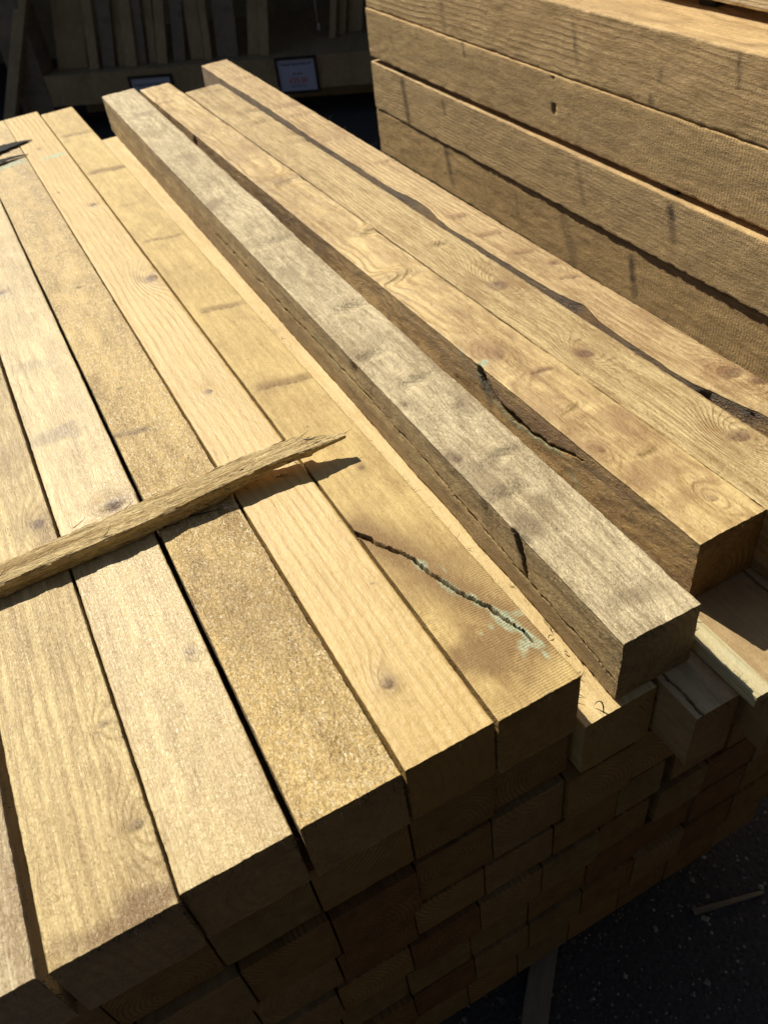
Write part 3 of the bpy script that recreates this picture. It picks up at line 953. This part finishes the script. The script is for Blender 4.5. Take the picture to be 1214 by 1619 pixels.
tag(mesh_obj("loose_grit", V, Fc, GRT.mat), "loose grit and sawdust crumbs scattered on the dark asphalt", "grit", kind='stuff')

# ------------------------------------------------------------------ right hand stack of sleepers
SG = "sleepers of the right stack"
XS = 1.20
def sleeper(key, label, x, zt, h, y0=.15, y1=2.53, w=.22, xf=None, **kw):
    o = beam("timber_sleeper", W[key], (x, y0), (x if xf is None else xf, y1), w, h, zt, hero=kw.pop('hero', 2), wavy=.0007, edge=.003, rc=.003, **kw)
    return tag(o, label, "sleeper", SG)


sleeper('side3', "sleeper with clear curved grain lines and lit top, second from the top, right stack", XS, .197, .1375, seed=601, pith=(-.06, -.20), wob=.012,
        side=[('stain', [(1.55, -.03), (1.53, -.10)], .006, .55), ('dark', [(1.545, -.05), (1.54, -.08)], .003, .35), ('stain', [(2.1, 0), (2.08, -.13)], .012, .4),
              ('stain', [(1.1, -.01), (1.09, -.06)], .005, .8), ('stain', [(1.28, -.07), (1.28, -.08)], .007, .8), ('stain', [(1.3, -.12), (1.3, -.13)], .007, .8)])
sleeper('side2', "rough sleeper with a dark upright score, third from the top, right stack", XS + .001, .058, .132, seed=602, pith=(-.25, -.05), wob=.012, xf=XS - .004,
        side=[('crack', [(1.61, -.006), (1.60, -.10)], .0012, .9), ('stain', [(1.99, -.0), (1.98, -.03)], .006, .9)])
sleeper('side', "sleeper with a thin lit ledge along its top, fourth from the top, right stack", XS - .016, -.0865, .1355, seed=603, pith=(-.12, -.25), wob=.0125, xf=XS - .004,
        side=[('stain', [(1.2, -.02), (1.18, -.08)], .012, .7), ('dark', [(1.2, -.02), (1.19, -.035)], .007, .7), ('stain', [(1.5, -.02), (1.47, -.1)], .008, .5),
              ('stain', [(2.33, -.02), (2.31, -.12)], .015, .9), ('stain', [(2.1, -.02), (2.09, -.05)], .007, .9)])
sleeper('side2', "sleeper with dark knots just under the lit ledge one, right stack", XS - .009, -.225, .135, seed=604, pith=(-.3, -.1), wob=.012, xf=XS - .002,
        side=[('stain', [(2.1, -.01), (2.07, -.10)], .016, .5), ('dark', [(2.1, -.02), (2.08, -.07)], .008, .5), ('stain', [(1.75, -.03), (1.74, -.08)], .006, .55),
              ('stain', [(1.55, -.02), (1.5, -.11)], .02, .45), ('stain', [(1.3, -.03), (1.28, -.11)], .012, .7), ('dark', [(1.3, -.04), (1.29, -.08)], .006, .6)])
for k, zt in enumerate((-.362, -.500, -.637)):
    sleeper('side', "sleeper low in the right stack, %s course from its bottom" % ["third", "second", "lowest"][k], XS + .002 * k, zt, .1355, seed=610 + k, hero=1)
sleeper('g3', "sleeper set back on the very top course of the right stack above a dark gap", 1.327, .352, .137, seed=620, hero=2, pith=(-.1, -.3))
# small wedge blocks in the dark slots
def block(name, c, s, mat, label, cat, rot=0):
    x, y, z = s
    V = []
    rr = random.Random(int(c[1] * 1000))
    for sz in (0, 1):
        for (a, b) in ((-1, -1), (1, -1), (1, 1), (-1, 1)):
            V.append((a * x / 2 * rr.uniform(.85, 1), b * y / 2 * rr.uniform(.85, 1), sz * z))
    o = mesh_obj(name, V, [(3, 2, 1, 0), (4, 5, 6, 7), (0, 1, 5, 4), (1, 2, 6, 5), (2, 3, 7, 6), (3, 0, 4, 7)], mat)
    o.location = c
    o.rotation_euler = (0, 0, rot)
    bv = o.modifiers.new("bevel", 'BEVEL')
    bv.width = .0012
    bv.segments = 2
    return tag(o, label, cat)


block("wooden_packer", (1.235, 2.36, -.0862), (.07, .05, .0120), W['lath'], "small brown packer in the slot near the far end of the right stack", "packer")
block("wooden_packer", (1.235, 1.22, -.0862), (.06, .03, .0120), W['side'], "thin packer hidden midway in the slot of the right stack", "packer")
for i, y in enumerate((.5, 1.34, 2.2)):
    block("stack_bearer", (1.31, y, GROUND), (.25, .09, .045), W['grey'], "bearer under the right stack, %s from its near end" % ORD[i], "bearer")
    block("top_packer", (1.40, y, .197), (.10, .04, .018), W['side'], "packer under the topmost sleeper, %s from its near end" % ORD[i], "packer")

# ------------------------------------------------------------------ shaded shed behind
SO = Vector((.70, 5.1, 0))
SU = Vector((.811, -.585, 0)).normalized()
SN = Vector((-SU.y, SU.x, 0)) * -1          # towards the viewer
if SN.y > 0:
    SN = -SN
SANG = math.atan2(SU.y, SU.x)


def SP(u, z, d=0.0):     # d = distance behind the front plane
    return SO + SU * u - SN * d + Vector((0, 0, z))


def boardm(name, u0, u1, z0, z1, d, t, mat, lean=0.0, back=0.0, parent=None, seed=0):
    """board standing in the shed: width u0..u1, from z0 to z1, shifted sideways by lean and back by back at its top"""
    nz = 14
    V, Fc = [], []
    w = u1 - u0
    for k in range(nz + 1):
        q = k / nz
        bow = .004 * math.sin(q * 3 + seed)
        for (a, b) in ((0, 0), (1, 0), (1, 1), (0, 1)):
            V.append((a * w + lean * q + bow, b * t + back * q, (z1 - z0) * q))
        if k:
            for j in range(4):
                a0 = (k - 1) * 4 + j
                a1 = (k - 1) * 4 + (j + 1) % 4
                Fc.append((a0, a1, a1 + 4, a0 + 4))
    Fc.append((3, 2, 1, 0))
    Fc.append(tuple(range(nz * 4, nz * 4 + 4)))
    o = mesh_obj(name, V, Fc, mat)
    set_attrs(o.data, np.array([.03 + v[0] for v in V]), np.zeros((len(V), 4)))
    bv = o.modifiers.new("bevel", 'BEVEL')
    bv.width = .0015
    bv.segments = 1
    bv.limit_method = 'ANGLE'
    o.location = SP(u0, z0, d)
    o.rotation_euler = (0, 0, SANG)
    if parent:
        o.matrix_parent_inverse = Matrix.Identity(4)
        pm = Matrix.Translation(parent.location) @ parent.rotation_euler.to_matrix().to_4x4()
        mw = Matrix.Translation(o.location) @ o.rotation_euler.to_matrix().to_4x4()
        loc = pm.inverted() @ mw
        o.location = loc.to_translation()
        o.rotation_euler = loc.to_euler()
        o.parent = parent
    return o


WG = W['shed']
shed = bpy.data.objects.new("timber_shed", None)
link(shed)
shed.location = SP(-1.6, GROUND)
shed.rotation_euler = (0, 0, SANG)
tag(shed, "dark open fronted timber store in deep shade behind the piles", "shed")
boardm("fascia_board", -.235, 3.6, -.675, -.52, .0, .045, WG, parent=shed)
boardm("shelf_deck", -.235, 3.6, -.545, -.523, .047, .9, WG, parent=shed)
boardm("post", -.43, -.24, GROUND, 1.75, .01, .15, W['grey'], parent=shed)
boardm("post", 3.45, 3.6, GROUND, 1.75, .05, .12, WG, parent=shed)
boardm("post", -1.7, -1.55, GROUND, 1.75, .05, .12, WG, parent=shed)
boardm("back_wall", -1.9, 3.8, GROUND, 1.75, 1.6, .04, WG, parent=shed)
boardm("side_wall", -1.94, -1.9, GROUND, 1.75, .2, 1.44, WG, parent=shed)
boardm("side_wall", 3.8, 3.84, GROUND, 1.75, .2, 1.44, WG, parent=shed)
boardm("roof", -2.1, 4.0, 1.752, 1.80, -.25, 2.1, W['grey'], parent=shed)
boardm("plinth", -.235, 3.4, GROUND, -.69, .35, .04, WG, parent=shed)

# boards standing in the shed
bd = [(.012, .066, .045), (.077, .151, .055), (.159, .218, .045), (.224, .286, .04), (.288, .339, .042), (.347, .394, .042), (.406, .462, .044),
      (.488, .555, .042), (.578, .655, .02), (.672, .711, .022), (.739, .856, .022), (.905, .974, .047), (.980, 1.029, .038)]
for i, (u0, u1, ln) in enumerate(bd):
    zt_ = .95 + .25 * math.sin(i * 1.7)
    o = boardm("standing_board", u0, u1, -.5225, zt_, .07 + .02 * (i % 3), .020, [WG, W['grey'], WG][i % 3], lean=ln * (zt_ + .52) / .31, back=.22, seed=i)
    tag(o, "upright board leaning in the dark store, %s from the left" % ORD[i], "board", "boards standing in the store")
for i, (u0, u1, ln) in enumerate([(1.30, 1.335, .05), (1.345, 1.38, .05), (1.39, 1.467, .05)]):
    o = boardm("standing_board", u0, u1, -.5225, .85, .30 + .05 * i, .022, WG, lean=ln * 4.2, back=.25, seed=i + 20)
    tag(o, "barely visible board leaning in the dark store, %s of the three beside the right stack" % ["leftmost", "middle", "rightmost"][i], "board", "boards standing in the store")
o = boardm("plywood_sheet", -.20, -.02, -.5225, .9, .12, .02, WG, lean=.30, back=.2, seed=3)
tag(o, "wide brown panel leaning behind the left end of the fascia in the dark store", "panel")
o = boardm("leaning_timber", -.56, -.49, GROUND, 1.1, -.12, .05, WG, lean=.9, back=.4, seed=5)
tag(o, "lighter timber leaning at the far left edge of the dark store", "timber")

# price signs
PAP = G("sign_paper")
PAP.b.inputs['Base Color'].default_value = (.40, .44, .58, 1)
PAP.b.inputs['Roughness'].default_value = .35
FRM = G("sign_frame")
FRM.b.inputs['Base Color'].default_value = (.012, .012, .013, 1)
FRM.b.inputs['Roughness'].default_value = .4
INK = G("sign_ink")
INK.b.inputs['Base Color'].default_value = (.03, .03, .05, 1)
RED = G("sign_red")
RED.b.inputs['Base Color'].default_value = (.55, .10, .06, 1)


def price_sign(u0, z0, w, h, lines, label):
    r = bpy.data.objects.new("price_sign", None)
    link(r)
    r.location = SP(u0, z0, -.004)
    r.rotation_euler = (0, 0, SANG)
    tag(r, label, "sign", "price signs on the fascia")

    def bx(name, x0, x1, y0, y1, za, zb, mat):
        V = [(x, y, z) for z in (za, zb) for (x, y) in ((x0, y0), (x1, y0), (x1, y1), (x0, y1))]
        o = mesh_obj(name, V, [(3, 2, 1, 0), (4, 5, 6, 7), (0, 1, 5, 4), (1, 2, 6, 5), (2, 3, 7, 6), (3, 0, 4, 7)], mat)
        o.parent = r
        return o
    f = .012
    bx("backing", -f, w + f, 0, .003, -f, h + f, FRM.mat)
    bx("paper", 0, w, -.0015, -.0002, 0, h, PAP.mat)
    V, Fc = [], []
    for (x0, x1, za, zb) in ((-f, 0, -f, h + f), (w, w + f, -f, h + f), (0, w, -f, 0), (0, w, h, h + f)):
        b = len(V)
        V += [(x, y, z) for z in (za, zb) for (x, y) in ((x0, -.008), (x1, -.008), (x1, -.0005), (x0, -.0005))]
        Fc += [tuple(b + k for k in q) for q in ((3, 2, 1, 0), (4, 5, 6, 7), (0, 1, 5, 4), (1, 2, 6, 5), (2, 3, 7, 6), (3, 0, 4, 7))]
    fr = mesh_obj("frame", V, Fc, FRM.mat)
    fr.parent = r
    for (txt, x, z, size, mat, al) in lines:
        c = bpy.data.curves.new("lettering", 'FONT')
        c.body = txt
        c.size = size
        c.align_x = al
        c.offset = size * .018
        tmp = bpy.data.objects.new("lettering", c)
        link(tmp)
        dg = bpy.context.evaluated_depsgraph_get()
        me = bpy.data.meshes.new_from_object(tmp.evaluated_get(dg))
        bpy.data.objects.remove(tmp)
        me.materials.clear()
        me.materials.append(mat)
        t = link(bpy.data.objects.new("lettering", me))
        t.parent = r
        t.location = (x, -.0022, z)
        t.rotation_euler = (math.pi / 2, 0, 0)
    return r


price_sign(1.082, -.679, .197, .150, [("Treated Sawn Post", .012, .122, .018, INK.mat, 'LEFT'), ("1.8m", .150, .124, .016, INK.mat, 'LEFT'),
                                      ("per post", .100, .078, .015, INK.mat, 'CENTER'), ("£35.50", .100, .038, .036, RED.mat, 'CENTER'),
                                      ("price includes VAT", .100, .020, .011, INK.mat, 'CENTER')],
           "framed price sign with a red price on the dark fascia beside the right stack")
price_sign(.262, -.712, .224, .150, [("Treated Sawn Rail", .014, .112, .020, INK.mat, 'LEFT'), ("2.4m", .170, .116, .016, INK.mat, 'LEFT'),
                                     ("per rail", .112, .074, .015, INK.mat, 'CENTER')],
           "framed price sign half hidden behind the far end of the grey post")

# hanging cord
CRD = G("pale_cord")
CRD.b.inputs['Base Color'].default_value = (.55, .52, .45, 1)
p0 = SP(1.245, .6, .35)
pts = [p0 + Vector((.004 * math.sin(k * .5), 0, -1.075 * k / 24)) for k in range(25)]
c1 = tube("hanging_cord", pts, .005, CRD.mat)
tag(c1, "pale frayed cord hanging down in the dark store with a knotted end", "cord")
V, Fc = [], []
kn = []
for i in range(7):
    for j in range(8):
        a, b = math.pi * i / 6, j * math.pi / 4
        V.append((.009 * math.sin(a) * math.cos(b) * (1 + .2 * math.sin(3 * b)), .009 * math.sin(a) * math.sin(b), -1.075 + .02 * math.cos(a)))
for i in range(6):
    for j in range(8):
        Fc.append((i * 8 + j, i * 8 + (j + 1) % 8, (i + 1) * 8 + (j + 1) % 8, (i + 1) * 8 + j))
k_ = mesh_obj("knot", V, Fc, CRD.mat, smooth=True)
k_.parent = c1

# ------------------------------------------------------------------ unseen dark blocker added behind the viewer to cut sky light on post ends
BLOCKER_MAT = G("blocker_black")
BLOCKER_MAT.b.inputs['Base Color'].default_value = (.018, .018, .02, 1)
BLOCKER_MAT.b.inputs['Roughness'].default_value = .8
blocker = bpy.data.objects.new("sky_blocker", None)
link(blocker)
blocker.location = (0, -2.6, GROUND)
tag(blocker, "unseen dark ribbed sky blocker added behind the viewer to darken the post ends", "sky_blocker")
V, Fc = [], []
n = 120
for k in range(n + 1):
    x = -9 + 18 * k / n
    y = 0 if (k // 2) % 2 == 0 else -.04
    V += [(x, y, 0), (x, y, 5.2)]
    if k:
        b = 2 * k
        Fc.append((b - 2, b, b + 1, b - 1))
b = len(V)
V += [(-9, -4, 0), (9, -4, 0), (9, -4, 5.2), (-9, -4, 5.2)]
Fc += [(b + 1, b, b + 3, b + 2), (b, 0, 1, b + 3), (2 * n, b + 1, b + 2, 2 * n + 1)]
w_ = mesh_obj("blocker_wall", V, Fc, BLOCKER_MAT.mat)
w_.parent = blocker
V = [(x, y, z) for z in (5.203, 5.30) for (x, y) in ((-9.2, -4.2), (9.2, -4.2), (9.2, .25), (-9.2, .25))]
r_ = mesh_obj("roof", V, [(3, 2, 1, 0), (4, 5, 6, 7), (0, 1, 5, 4), (1, 2, 6, 5), (2, 3, 7, 6), (3, 0, 4, 7)], BLOCKER_MAT.mat)  # top of the added sky blocker
r_.parent = blocker
